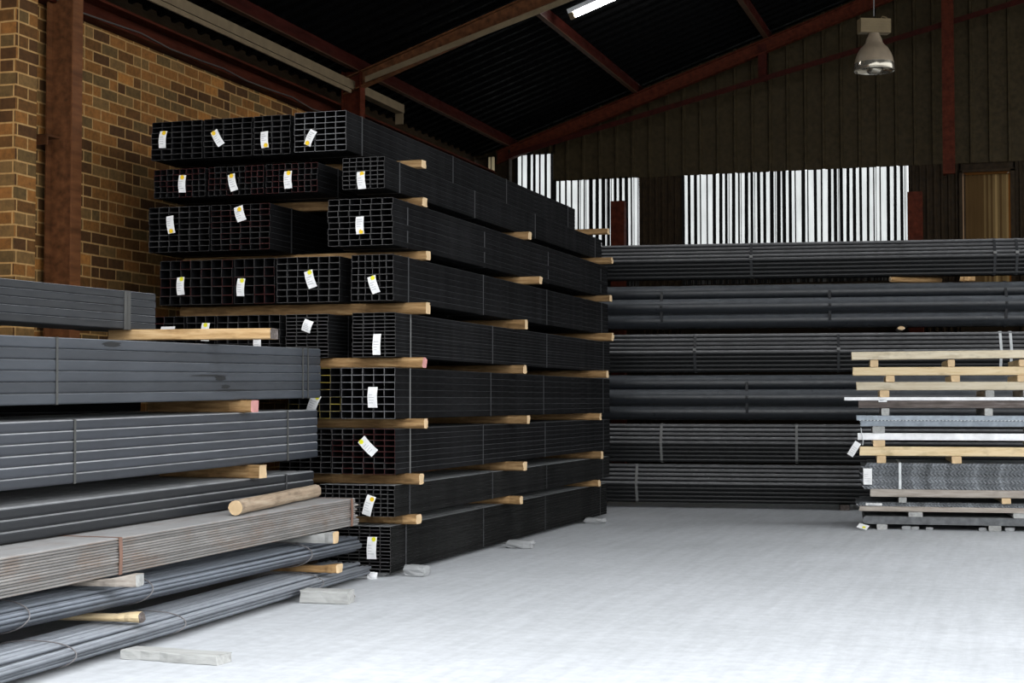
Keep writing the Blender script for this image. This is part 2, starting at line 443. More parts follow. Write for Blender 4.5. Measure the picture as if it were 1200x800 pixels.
for i, x in enumerate((-6.33, -4.62, -2.95, -1.25, .45)):
    mb = MB(); z = roofz(x)
    mb.box((x-.03, ROOF_Y0, z+.002), (x+.03, 19.86, z+.012)); mb.box((x+.024, ROOF_Y0, z+.012), (x+.03, 19.86, z+.118)); mb.box((x-.03, ROOF_Y0, z+.118), (x+.03, 19.86, z+.128))
    for q in range(6): mb.m[q] = 1
    structure('purlin', mb.me('purlin', [M['red_dk'], M['faded']]), 'red steel purlin under the dark roof, ' + pl[i], 'purlin')

# corrugated roof sheets: ribs run up the slope
def rib_profile(y0, y1, pitch, h, top=.25, flank=.08):
    ys = []; y = y0
    while y < y1:
        ys += [(y, 0), (y + pitch*(1-top-2*flank), 0), (y + pitch*(1-top-flank), h), (y + pitch*(1-flank), h)]
        y += pitch
    ys.append((y, 0))
    return ys
pr = rib_profile(ROOF_Y0, 19.95, .23, -.035)
mb = MB()
def roofstrip(xa, xb, f):
    r0 = [(xa, y, f(xa) + .165 + h) for y, h in pr]; r1 = [(xb, y, f(xb) + .165 + h) for y, h in pr]
    t0 = [(x, y, z + .004) for x, y, z in r0]; t1 = [(x, y, z + .004) for x, y, z in r1]
    mb.loft([r0, r1], 0, False, False); mb.loft([t0, t1], 0, False, False)
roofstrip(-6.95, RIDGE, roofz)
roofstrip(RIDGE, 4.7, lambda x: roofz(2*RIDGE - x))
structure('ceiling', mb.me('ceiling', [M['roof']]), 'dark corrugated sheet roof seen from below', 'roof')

# back wall: upper brown sheets, lower finer sheets, translucent sheets between
WY = 19.9
def sheet_x(x0, x1, z0, z1f, pitch, h, mat, top=.12, y=WY, flank=.05):
    prf = rib_profile(x0, x1, pitch, -h, top, flank)
    prf = [(min(x, x1), q) for x, q in prf]
    m2 = MB()
    a = [(x, y + q, z0) for x, q in prf]; b = [(x, y + q, z1f(x)) for x, q in prf]
    m2.loft([a, b], 0, False, False)
    a2 = [(x, y + q + .004, z) for x, y_, z in a for q in [y_ - y]]; b2 = [(x, y_ + .004, z) for x, y_, z in b]
    m2.loft([a2, b2], 0, False, False)
    return m2
top = lambda x: (roofz(x) if x < RIDGE else roofz(2*RIDGE - x)) + .12
mb = sheet_x(-5.816, 4.6, 4.105, top, .222, .030, M['clad'])
structure('wall_back', mb.me('wall_back', [M['clad']]), 'upper back wall of brown ribbed sheets under the rafters', 'wall')
mb = sheet_x(-6.95, -5.79, 4.47, top, .222, .030, M['clad'], y=19.905)
structure('wall_back_corner', mb.me('wall_back_corner', [M['clad']]), 'brown sheeting over the far corner above the small translucent strips', 'wall')
low = MB()
for x0, x1 in ((-4.66, -4.09), (-1.265, -.66), (-.01, 4.6)):
    q = sheet_x(x0, x1, 0, lambda x: 4.12, .085, .018, None, .3, 19.92, .12)
    n = len(low.v); low.v += q.v; low.f += [tuple(i + n for i in f) for f in q.f]; low.m += q.m
low.box((-4.12, 19.93, 0), (-1.24, 19.95, 2.86)); low.box((-6.95, 19.93, 0), (-4.66, 19.95, 2.86)); low.box((-.66, 19.93, 0), (-.01, 19.95, 2.6))
low.box((-6.42, 19.93, 2.7), (-6.34, 19.95, 4.5)); low.box((-6.95, 19.93, 2.7), (-6.74, 19.95, 4.5)); low.box((-6.54, 19.93, 2.7), (-6.42, 19.95, 4.5)); low.box((-6.75, 19.93, 2.7), (-6.54, 19.95, 4.16)); low.box((-.68, 19.945, 3.988), (.02, 19.965, 4.13)); low.box((-5.83, 19.93, 2.7), (-5.81, 19.95, 4.5)); low.box((-.68,19.945,0),(-.645,19.965,4.1)); low.box((-.03,19.945,0),(.0,19.965,4.1))
structure('wall_back_lower', low.me('wall_back_lower', [M['clad_dk']]), 'dark fine-ribbed lower sheeting of the back wall', 'wall')

def striped(name, x0, x1, z0, z1, label, pane, rib, pitch=.081, bar=.041, seed=1, irregular=()):
    rr = random.Random(seed)
    t = thing(name, label, 'translucent sheet', (x0, WY + .02, z0), kind='structure')
    w = x1 - x0
    m = MB(); pr = []
    x = 0
    while x < w:
        pr += [(x, 0), (x + pitch*.5, .012)]; x += pitch
    pr.append((w, 0)); pr = [(min(a, w), b) for a, b in pr]
    m.loft([[(a, b, 0) for a, b in pr], [(a, b, z1 - z0) for a, b in pr]], 0, False, False)
    put('pane', m.me('pane', [pane]), t)
    m = MB(); x = -.004; k = 0
    while x < w - .01:
        bw = bar*rr.uniform(.75, 1.2)
        if rr.random() < .16: bw *= .45
        lean = rr.uniform(-.006, .006)
        a, b = x, min(x + bw, w)
        vs = [(a, -.020, 0), (b, -.020, 0), (b, -.004, 0), (a, -.004, 0)]
        m.loft([vs, [(p + lean, q, z1 - z0) for p, q, _ in vs]], 0)
        if rr.random() < .22:
            m.box((b + .016, -.012, 0), (b + .024, -.006, z1 - z0))
        x += pitch*rr.uniform(.92, 1.08)
    put('corrugation_ribs', m.me('corrugation_ribs', [rib]), t)
    return t
M['rib'] = plain('dark_rib', (.006,.006,.006), .8, .1)
striped('window_1', -6.335, -5.82, 2.7, 4.50, 'tall striped translucent sheet in the far corner behind the stack', M['fibre'], M['rib'], seed=3)
striped('window_2', -5.815, -4.665, 2.7, 4.125, 'striped translucent sheet beside the short red post and the tube stack', M['fibre'], M['rib'], seed=5)
striped('window_3', -4.085, -2.02, 2.7, 4.11, 'widest striped translucent sheet on the back wall above the pipe racks', M['fibre'], M['rib'], seed=8)
striped('window_4', -2.015, -1.27, 2.7, 4.11, 'striped translucent sheet joining the widest one, ending by a dull red post', M['fibre'], M['rib'], seed=11)
striped('window_5', -6.735, -6.545, 4.17, 4.49, 'tiny dim striped translucent strip behind the corner column', M['fibre_dim'], M['rib'], seed=13, pitch=.06, bar=.02)
# brown window with a light leak round its edge
t = thing('window_6', 'brown translucent window sheet with bright golden edges', 'window', (-.645, WY + .01, 2.6), kind='structure')
m = MB(); xs = [.036 + i*.026 for i in range(21)]
shade_ = [0,0,0,0,0,0,0,0,0,1,0,1,0,1,2,1,0,1,1,2]
for i in range(20):
    a, b = (xs[i], .012*(i % 2)), (xs[i+1], .012*((i+1) % 2))
    m.loft([[(a[0],a[1],0), (b[0],b[1],0)], [(a[0],a[1],1.364), (b[0],b[1],1.364)]], shade_[i], False, False)
put('pane', mesh('pane', m.v, m.f, [M['fibre_brown'], translucent('brown_fibreglass_worn', (.048,.031,.013)), translucent('brown_fibreglass_thin', (.085,.056,.024))], m.m), t)
m = MB()
m.box((.556, -.001, 0), (.577, .001, 1.3895))
m.box((.0365, -.002, 1.358), (.5555, .018, 1.3895))
put('edge_gap', m.me('edge_gap', [translucent('gap_glow', (.26,.15,.06))]), t)
m = MB(); m.box((.022, -.001, 0), (.036, .001, 1.3895)); put('edge_gap', m.me('edge_gap', [translucent('gap_glow_pale', (.42,.33,.25))]), t)
m = MB(); m.box((-.015, -.04, 0), (.022, .02, 1.41)); m.box((.577, -.04, 0), (.63, .02, 1.41)); m.box((-.015, -.04, 1.388), (.63, .02, 1.42))
m.box((.036, -.03, 0), (.055, -.008, 1.366))
put('frame', m.me('frame', [M['clad_dk']]), t)

# ------------------------------------------------------------------ lamps
t = thing('pendant_lamp', 'bell-shaped enamel pendant lamp hanging from a cable before the back wall', 'lamp', (-1.335, 16.0, 4.455))
m = MB(); m.tube([(0,0,.60), (.005,0,1.2), (0,0,1.98)], .006, 6)
put('cord', m.me('cord', [M['strap_pale']]), t)
m = MB(); Mz = Matrix.Rotation(R(24), 4, 'Z')
m.box((-.155,-.06,.425), (.155,.06,.565), 0, Mz)
for k in range(5): m.box((-.15, -.064, .437 + k*.026), (.15, -.06, .449 + k*.026), 0, Mz)
m.tube([Mz @ Vector(p) for p in ((.06,0,.565),(.09,0,.60),(.13,0,.59),(.14,0,.565))], .006, 6)
put('gear_box', m.me('gear_box', [M['lampbox']]), t)
m = MB()
prof = [(.055,.425),(.06,.40),(.075,.37),(.085,.33),(.10,.31),(.135,.275),(.165,.225),(.185,.17),(.192,.13),(.195,.12),(.190,.118),(.188,.125),(.178,.17),(.155,.225),(.12,.275),(.06,.33)]
m.lathe(prof, 40)
put('shade', m.me('shade', [M['lampbody']], True), t)
m = MB(); m.lathe([(.195,.122),(.197,.10),(.200,.052),(.196,.045),(.190,.052),(.186,.12)], 40)
put('rim_reflector', m.me('rim_reflector', [M['reflector']], True), t)
m = MB(); m.lathe([(.001,.012),(.05,.016),(.075,.035),(.085,.07),(.06,.14),(.03,.22),(.03,.32)], 24)
put('bulb', m.me('bulb', [M['reflector']], True), t)

t = thing('tube_light', 'lit white fluorescent tube light under the dark roof', 'lamp', (-4.42, 15.72, roofz(-4.42) + .03), (0, -math.atan(.352), 0))
m = MB(); m.tube([(.06,0,-.035), (1.46,0,-.035)], .026, 12)
put('glass_tube', m.me('glass_tube', [M['tube_light']], True), t)
m = MB(); m.box((0,-.035,.0), (1.52,.035,.045))
put('housing', m.me('housing', [M['white']]), t)
for x in (.0, 1.46):
    m = MB(); m.box((x,-.025,-.062), (x+.05,.025,.0)); put('end_cap', m.me('end_cap', [M['gutter']]), t)

# ------------------------------------------------------------------ steel bundles
def rrect(w, h, c, n=2):
    """rounded rectangle outline, counter-clockwise, corner radius c"""
    out = []
    for (cx, cy, a0) in ((w-c, c, -90), (w-c, h-c, 0), (c, h-c, 90), (c, c, 180)):
        for k in range(n+1):
            a = R(a0 + 90*k/n); out.append((cx + c*math.cos(a), cy + c*math.sin(a)))
    return out

def tube_mesh(w, h, L, t, side, rim, inner, n=2, cr=None):
    cr = cr or min(.006, h*.2)
    o = rrect(w, h, cr, n); i = [(t + x, t + y) for x, y in rrect(w-2*t, h-2*t, max(cr-t, .001), n)]
    k = len(o)
    v = [(x, 0, z) for x, z in o] + [(x, L, z) for x, z in o] + [(x, 0, z) for x, z in i] + [(x, L, z) for x, z in i]
    f = []; m = []
    for j in range(k):
        q = (j+1) % k
        f.append((j, q, k+q, k+j)); m.append(0)
        f.append((2*k+q, 2*k+j, 3*k+j, 3*k+q)); m.append(2)
        f.append((q, j, 2*k+j, 2*k+q)); m.append(1)
        f.append((k+j, k+q, 3*k+q, 3*k+j)); m.append(1)
    return mesh('tube', v, f, [side, rim, inner], m)

def band(pts, y, wid, th):
    """closed strap following outline pts (x,z), at y"""
    cx = sum(p[0] for p in pts)/len(pts); cz = sum(p[1] for p in pts)/len(pts)
    def off(p, d):
        dx, dz = p[0]-cx, p[1]-cz; l = math.hypot(dx, dz); return (p[0]+dx/l*d*1.3, p[1]+dz/l*d*1.3)
    m = MB(); a = [off(p, .0015) for p in pts]; b = [off(p, .0015+th) for p in pts]
    n = len(pts)
    for k in range(n):
        q = (k+1) % n
        base = len(m.v)
        for (x, z) in (a[k], a[q], b[q], b[k]):
            m.v.append(Vector((x, y-wid/2, z)))
        for (x, z) in (a[k], a[q], b[q], b[k]):
            m.v.append(Vector((x, y+wid/2, z)))
        for f in ((0,1,2,3),(7,6,5,4),(0,4,5,1),(1,5,6,2),(2,6,7,3),(3,7,4,0)):
            m.f.append(tuple(base+i for i in f)); m.m.append(0)
    return m

def star_me():
    m = MB(); pts = []
    for k in range(20):
        r = .0185 if k % 2 == 0 else .0135
        a = 2*math.pi*k/20; pts.append((r*math.cos(a), r*math.sin(a)))
    m.loft([[(x, .0, z) for x, z in pts], [(x, -.0008, z) for x, z in pts]], 0)
    return m
STAR = {k: star_me().me('yellow_mark', [M[k]]) for k in ('yellow', 'lime')}

def paper_tag(parent, x, z, w, h, ang, mark, y=-.03, colour='yellow', seed=0, name='paper_tag', curl=.012):
    rr = random.Random(seed)
    m = MB(); rings = []
    nseg = 5
    for k in range(nseg+1):
        zz = -h/2 + h*k/nseg; dy = -curl*math.sin(math.pi*k/nseg) + rr.uniform(-.001,.001)
        rings.append([(-w/2, dy, zz), (w/2, dy + rr.uniform(-.002,.002), zz), (w/2, dy+.0008, zz), (-w/2, dy+.0008, zz)])
    m.loft(rings, 0)
    o = put(name, m.me(name, [M['paper']]), parent, (x, y, z), (rr.uniform(-.12,.12), R(-ang), 0), 'white paper tag' + (' with a yellow mark' if mark else ''))
    if mark:
        mx, mz = mark
        s = put('yellow_mark', STAR[colour], o, (mx*(w/2-.016), -curl*math.sin(math.pi*(mz*(h/2-.016)+h/2)/h) - .0035, mz*(h/2-.016)))
    # faint printed lines
    m = MB()
    for k in range(4):
        zz = -h*.28 + k*h*.13
        if mark and mark[1] < 0: zz += h*.2
        dy = -curl*math.sin(math.pi*(zz+h/2)/h) - .0022
        m.box((-w*.36, dy-.0004, zz), (w*rr.uniform(.0,.34), dy, zz + .0035))
    put('print', m.me('print', [plain_cache('faint_print', (.45,.46,.47))]), o)
    return o
_pc = {}
def plain_cache(n, c):
    if n not in _pc: _pc[n] = plain(n, c, .7, .2)
    return _pc[n]

def tube_bundle(label, cat, loc, rot, W, H, L, cols, rows, side, rim, straps, group, wall=.0017, inner=None, part='steel_tube', strapm='strap', strapw=.02, jit=.006, near=True, rimmix=None, cr=None, cornerseg=1, seed=0, stagger=0, name='tube_bundle', missing=()):
    """tubes run along local +y from 0 to L; x 0..W, z 0..H"""
    rr = random.Random(seed)
    t = thing(name, label, cat, loc, rot, group)
    cw, ch = W/cols, H/rows
    me = tube_mesh(cw - .0012, ch - .0010, L, wall, side, rim, inner or M['inner'], cornerseg, cr)
    me2 = None
    if rimmix:
        me2 = tube_mesh(cw - .0012, ch - .0010, L, wall, side, rimmix[0], inner or M['inner'], cornerseg, cr)
    for r in range(rows):
        sx = rr.uniform(-1, 1)*stagger
        for k in range(cols):
            if (k, r) in missing: continue
            mm = me2 if me2 and rr.random() < rimmix[1] else me
            put(part, mm, t, (k*cw + .0006 + rr.uniform(-.0005,.0005) + sx, rr.uniform(-jit, jit), r*ch + .0005))
    outl = [(0,0), (W,0), (W,H), (0,H)]
    for s in straps:
        sm = strapm
        if isinstance(s, tuple): s, sm = s
        put('strap', band(outl, s, strapw, .0012 + stagger*0).me('strap', [M[sm]]), t)
    return t

LAYER = ['top', 'second', 'third', 'fourth', 'fifth', 'sixth', 'seventh', 'eighth', 'bottom']
Y0 = 10.12
G1 = 'strapped tube bundles of the tall stack'
ZB = [2.972, 2.693, 2.296, 1.910, 1.519, 1.092, .708, .416, .030]
ZT = [3.252, 2.913, 2.625, 2.231, 1.827, 1.445, 1.022, .632, .348]
#      x0      x1     cols rows rim      tag(cx,cz frac, w,h, ang, mark)
FR = [(-4.865,-4.468,5,7,'cut',   (.35,.33,.055,.115,-25,(-.2,-1)), 'wide flat black tubes, dark tag face tilted'),
      (-4.495,-4.177,6,7,'cut_dark',(.50,.25,.060,.120,3,(.7,1)), ''),
      (-4.604,-4.116,6,8,'cut_dark',(.53,.42,.060,.122,2,(.7,-1)), ''),
      (-4.424,-4.108,6,7,'cut_dark',(.58,.34,.060,.122,17,(.7,1)), ''),
      (-4.413,-4.090,4,12,'cut_dark',(.61,.28,.058,.145,0,None), ''),
      (-4.495,-4.093,5,7,'cut',    (.62,.42,.070,.142,0,None), ''),
      (-4.564,-4.092,6,8,'cut_dark',(.60,.62,.068,.140,45,(-.6,1)), ''),
      (-4.673,-4.103,11,7,'cut_dark',(.69,.36,.066,.140,-17,(.7,.9)), ''),
      (-4.684,-4.134,7,13,'cut_dark',(.77,.54,.070,.152,0,(.7,1)), '')]
FL = ['black tube bundle on the very top of the tall stack at its open-aisle corner',
      'narrow bundle of small square tubes, second layer of the tall stack on the aisle side',
      'bundle of staggered flat tubes, third layer of the tall stack on the aisle side',
      'square tube bundle, fourth layer of the tall stack on the aisle side',
      'bundle of many very flat tubes, fifth layer of the tall stack on the aisle side',
      'tube bundle with a large upright blank tag, sixth layer of the tall stack, aisle side',
      'tube bundle with red edges and a diagonal tag, seventh layer of the tall stack',
      'dusty small-tube bundle with a leaning tag, second layer up from the floor',
      'dusty bundle of flat channels resting on the floor blocks under the tall stack']
for i, (x0, x1, co, ro, rim, tg, _) in enumerate(FR):
    W, H = x1 - x0, ZT[i] - ZB[i]
    dusty = i >= 7
    t = tube_bundle(FL[i], 'steel bundle', (x0, Y0 + (.0, .0, .0, 0, 0, 0, 0, .02, .03)[i], ZB[i]), (0,0,0), W, H, 6.0, co, ro,
        M['black_dusty'] if dusty else M['black'], M[rim],
        [(.28, 'strap_pale' if 4 <= i <= 6 else 'strap'), 2.05 + rnd.uniform(-.2,.2), (3.65 + rnd.uniform(-.1,.2), 'strap'), 5.72], G1, seed=i,
        rimmix=(M['cut_red'], .5) if i == 6 else None, stagger=.006 if i == 2 else 0, cr=.003 if i != 8 else .005,
        part='channel' if i == 8 else 'steel_tube')
    cx, cz, w, h, ang, mk = tg
    paper_tag(t, cx*W, cz*H, w, h, ang, mk, seed=i, colour='lime' if i in (3,6,8) else 'yellow')

ML = [
 (0,-5.200,-4.913,4,7,'cut_dark',(.36,.37,.058,.118,5,(.7,-1)), 'top bundle next to the aisle-corner one, its tag almost upright'),
 (0,-5.600,-5.215,5,7,'cut_dark',(.33,.48,.058,.118,28,(-.5,1)), 'top bundle of the tall stack second from the brick wall, its tag leaning'),
 (0,-6.029,-5.615,5,7,'cut_dark',(.27,.52,.058,.125,-2,(.6,1)), 'top bundle of the tall stack beside the brick wall'),
 (1,-5.100,-4.699,8,5,'cut_red',(.47,.42,.060,.125,3,(.5,1)), 'second-layer bundle with red edges next to the gap behind the narrow bundle'),
 (1,-5.560,-5.120,9,5,'cut_red',(.48,.42,.058,.125,15,(.2,1)), 'second-layer bundle with red edges and a tilted tag, middle of the tall stack'),
 (1,-6.005,-5.589,8,5,'cut_red',(.60,.45,.058,.125,-2,(.1,1)), 'second-layer bundle with red edges beside the brick wall'),
 (2,-5.536,-5.069,6,8,'cut_red',(.53,.78,.072,.108,15,(.4,.8)), 'third-layer bundle with a short tilted tag beside the dark gap'),
 (2,-6.044,-5.552,6,8,'cut_dark',(.40,.60,.058,.128,8,(0,-1)), 'third-layer bundle beside the brick wall, yellow at the foot of its tag'),
 (3,-5.011,-4.526,6,7,'cut_dark',(.57,.50,.066,.125,17,(.6,1)), 'fourth-layer bundle behind the square tubes, its tag leaning'),
 (3,-5.348,-5.030,4,5,'cut_red',(.22,.36,.060,.126,-2,(.6,1)), 'fourth-layer narrow bundle with dull red edges in mid stack'),
 (3,-5.949,-5.364,7,5,'cut_red',(.32,.42,.060,.130,4,(.7,1)), 'fourth-layer wide bundle with dull red edges beside the brick wall'),
 (4,-4.939,-4.612,4,12,'cut_dark',(.56,.72,.070,.085,-20,None), 'fifth-layer bundle of very flat tubes with a curled tag'),
 (4,-5.481,-4.984,6,6,'cut_dark',(.68,.37,.060,.125,0,None), 'fifth-layer bundle whose tag hangs behind the loose plank'),
 (4,-5.730,-5.500,3,6,'cut_dark',(.74,.62,.064,.130,-3,(0,1)), 'fifth-layer slim bundle with its tag just above the loose plank'),
 (4,-6.000,-5.750,3,6,'cut_red',(.55,.66,.115,.062,0,None), 'fifth-layer bundle by the brick wall with a folded fan-like tag'),
 (5,-4.913,-4.513,5,7,'cut_yellow',(.52,.30,.070,.130,-22,(.6,1)), 'sixth-layer tube bundle with yellow painted edges'),
 (6,-4.984,-4.582,5,8,'cut_dark',None, 'seventh-layer bundle half hidden behind the red-edged tubes'),
]
for i, (ly, x0, x1, co, ro, rim, tg, lab) in enumerate(ML):
    W, H = x1 - x0, ZT[ly] - ZB[ly] - (.012 if ly == 1 else 0)
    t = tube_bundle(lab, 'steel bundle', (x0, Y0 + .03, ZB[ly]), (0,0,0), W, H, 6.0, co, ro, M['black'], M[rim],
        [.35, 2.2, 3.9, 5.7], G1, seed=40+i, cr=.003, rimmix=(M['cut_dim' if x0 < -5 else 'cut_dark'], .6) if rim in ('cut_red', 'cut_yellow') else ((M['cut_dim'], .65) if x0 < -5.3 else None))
    if tg:
        cx, cz, w, h, ang, mk = tg
        paper_tag(t, cx*W, cz*H, w, h, ang, mk, seed=60+i, colour='yellow' if ly < 3 else 'lime')

# ------------------------------------------------------------------ timber
def batten_me(L, w, h, seed, mats, rough=.004, round_=False, taper=0, nseg=10, n=2, neck=None, rnd_c=.12):
    """along local x from -L to 0 (the shown end at 0), y centred, z 0..h"""
    rr = random.Random(seed); m = MB(); rings = []
    ph = rr.uniform(0, 6)
    xs = [-L + L*k/nseg for k in range(nseg+1)]
    if neck: xs = [-L, -L*.7, -L*.45] + [-neck[0]*q for q in (1.0, .8, .6, .4, .2, 0)]; nseg = len(xs) - 1
    for k, x in enumerate(xs):
        f = 1 - taper*(1 - k/nseg)
        zf = 1
        if neck: zf = max(neck[1], min(1, 1 - (1-neck[1])*(-x - .2*neck[0])/(.8*neck[0])))
        dy = math.sin(k*.9 + ph)*rough*1.5 + rr.uniform(-rough, rough)
        if round_:
            pts = [(w/2*f*math.cos(a)*(1 + rr.uniform(-.05,.05)), h/2 + h/2*f*math.sin(a)) for a in [2*math.pi*j/12 for j in range(12)]]
        else:
            pts = [(p - w/2, q) for p, q in rrect(w*f, h, min(w, h)*rnd_c, n)]
            pts = [(p + rr.uniform(-rough, rough)*.5, min(h, max(0, q))) for p, q in pts]
        ex = [rr.uniform(-.004, .006) if k in (0, nseg) else 0 for _ in pts]
        rings.append([(x + e, p + dy, q*zf) for (p, q), e in zip(pts, ex)])
    m.loft(rings, 0, True, True, 1)
    return m.me('timber', mats)
def batten(label, loc, L, w, h, seed, mats=None, rot=(0,0,0), group=None, name='timber_batten', cat='timber batten', **kw):
    mats = mats or [M['wood'], M['wood_end']]
    o = put(name, batten_me(L, w, h, seed, mats, **kw), None, loc, rot)
    return tag(o, label, cat, group)

# (layer gap below layer i, y, x_end, what)
BT = [(0, 10.74, -4.12, 'its aisle end'), (0, 15.60, -3.97, 'its far end'),
      (1, 10.71, -4.10, 'its aisle end'), (1, 13.16, -4.06, 'mid length'), (1, 15.76, -3.975, 'its far end'),
      (2, 10.63, -4.05, 'its aisle end'), (2, 13.12, -3.95, 'mid length'), (2, 15.70, -3.97, 'its far end'),
      (3, 10.40, -3.96, 'its aisle end'), (3, 12.90, -4.01, 'mid length'), (3, 15.70, -3.955, 'its far end'),
      (4, 10.28, -3.94, 'its aisle end'), (4, 12.80, -3.99, 'mid length'), (4, 15.38, -3.93, 'its far end'),
      (5, 10.38, -3.96, 'its aisle end'), (5, 12.70, -3.935, 'mid length'), (5, 15.30, -3.98, 'its far end'),
      (6, 10.35, -3.98, 'its aisle end'), (6, 12.63, -3.94, 'mid length'), (6, 15.42, -4.00, 'its far end'),
      (7, 10.44, -4.04, 'its aisle end'), (7, 12.70, -3.99, 'mid length'), (7, 15.52, -4.05, 'its far end')]
WORDS = {'its aisle end': 'beside the tagged tube ends', 'mid length': 'halfway along', 'its far end': 'at the back wall end'}
for k, (ly, y, xe, wh) in enumerate(BT):
    gap = ZB[ly] - ZT[ly+1]
    mats = [M['wood'], M['wood_pink'] if k == 11 else M['wood_end']]
    first = 1.95 if ly < 6 else .95
    rd = k in (4, 16, 20)
    batten('timber batten under the tall stack\'s %s layer, %s' % (LAYER[ly] if ly < 8 else 'bottom', WORDS[wh]),
           (xe, y, ZT[ly+1] + .0005), first, .085 + rnd.uniform(-.01,.015), gap - .001, 100+k, mats, group='battens between the layers of the tall stack', rough=.007, n=3, rnd_c=(.2, .32, .26)[k % 3])

def stone_me(sx, sy, sz, seed, mat, sub=2):
    rr = random.Random(seed); bm = bmesh.new()
    bmesh.ops.create_cube(bm, size=1)
    bmesh.ops.subdivide_edges(bm, edges=bm.edges[:], cuts=sub, use_grid_fill=True)
    for v in bm.verts:
        n = v.co.normalized()*.58
        v.co = v.co.lerp(n, .35)
        v.co += Vector((rr.uniform(-.06,.06) for _ in range(3)))
        v.co = Vector((v.co.x*sx, v.co.y*sy, max(0, (v.co.z+.5))*sz))
    me = bpy.data.meshes.new('stone'); bm.to_mesh(me); bm.free()
    me.materials.append(mat)
    return me
for x, y, sx, sy, sz, lab in ((-4.10, 10.30, .17, .12, .075, 'grey block under the tagged corner of the lowest channels'),
                              (-4.26, 10.25, .12, .12, .03, 'small flat grey block beside the block under the lowest channels'),
                              (-4.03, 12.50, .22, .12, .065, 'grey block under the middle of the lowest channels'),
                              (-4.12, 15.25, .20, .14, .055, 'grey block under the far part of the lowest channels')):
    sz = min(sz, .075)
    tag(put('block', stone_me(sx, sy, sz, int(y*10), M['stone']), None, (x + (.10 if sz > .05 else 0), y, 0)), lab, 'block', 'grey blocks under the lowest channels')
for k, y in enumerate((10.5, 12.9, 15.4)):
    batten('thin floor batten lifting the lowest channels, %s' % ('by the tagged end', 'at the middle', 'by the back wall')[k], (-4.16, y, 0), .55, .1, .029, 300+k, [M['wood_dusty'], M['wood_dusty']], group='floor battens under the lowest channels')

# ------------------------------------------------------------------ front stack
def away(az, tilt):
    return (R(tilt), 0, R(-az))
def frontloc(x, y, z, az, tilt, W, L):
    """origin so that local (W, L, 0) lands at x,y,z"""
    E = Euler(away(az, tilt)).to_matrix()
    return Vector((x, y, z)) - E @ Vector((W, L, 0))
G2 = 'strapped bundles of the near stack'
# L1 upper small bundle on the plank
az, ti, W, L = 5.6, .0, .36, 5.5
t = tube_bundle('low dark bundle on the plank topping the near stack, before the brick wall', 'steel bundle', frontloc(-5.10, 8.65, 1.648, az, ti, W, L), away(az, ti), W, .232, L, 4, 5, M['blue_dk'], M['cut_dark'], [L-.27, L-.30], G2, seed=81, cornerseg=2, cr=.006, jit=.004, strapm='strap_mid', strapw=.035)
W, L = .84, 6.0
az, ti = .6, .71
t = tube_bundle('grey-blue six-row tube bundle with dark stains, just under the loose plank', 'steel bundle', frontloc(-4.598, 10.0, 1.236, az, ti, W, L), away(az, ti), W, .340, L, 8, 6, M['blue'], M['cut_dark'], [L-3.1, L-.28, L-.20], G2, seed=82, cornerseg=3, cr=.009, jit=.006, strapm='strap_mid', strapw=.02)
L2 = t
t = tube_bundle('grey-blue six-row tube bundle with pale top edges, below the pink-ended batten', 'steel bundle', frontloc(-4.609, 9.98, .826, az, ti, W, L), away(az, ti), W, .330, L, 7, 6, M['blue_pale'], M['cut_dark'], [L-2.9, L-.46], G2, seed=83, cornerseg=3, cr=.012, jit=.006, strapm='strap_mid', strapw=.02)
az, ti = .6, .6
t = tube_bundle('flat dark bundle of three tube rows with a dusty top on the near stack', 'steel bundle', frontloc(-4.599, 9.9, .565, az, ti, W, L), away(az, ti), W, .172, L, 7, 3, M['blue_dk'], M['cut_dark'], [L-.42], G2, seed=84, cornerseg=3, cr=.014, jit=.006, strapm='strap', strapw=.022)

# L5 pack of nested angle bars
az, ti, W, L, H = .6, .6, .92, 6.0, .185
t = thing('angle_bar_bundle', 'beige dusty pack of nested angle bars under the log on the near stack', 'steel bundle', frontloc(-4.288, 9.93, .374, az, ti, W, L), away(az, ti), G2)
rr = random.Random(5); nl = 13; ph = H/nl
for k in range(nl):
    z = k*ph; dx = rr.uniform(-.003, .003); e = rr.uniform(-.05, .03)
    prof = [(0,0),(W-.012,.0),(W-.004,.001),(W,.004),(W-.001,ph-.005),(W-.008,ph-.001),(W-.02,ph-.0005),(0,ph-.0005)]
    m = MB(); m.loft([[(x+dx, 0, q+z) for x, q in prof], [(x+dx, L+e, q+z) for x, q in prof]], 0)
    put('angle_bar', m.me('angle_bar', [M['angle']]), t)
ol = [(0,0),(W,0),(W+.004,H*.5),(W,H),(0,H)]
for s in (L-2.93, L-.10):
    put('strap', band(ol, s, .03, .002).me('strap', [M['strap_rust']]), t, label='rust brown strap')

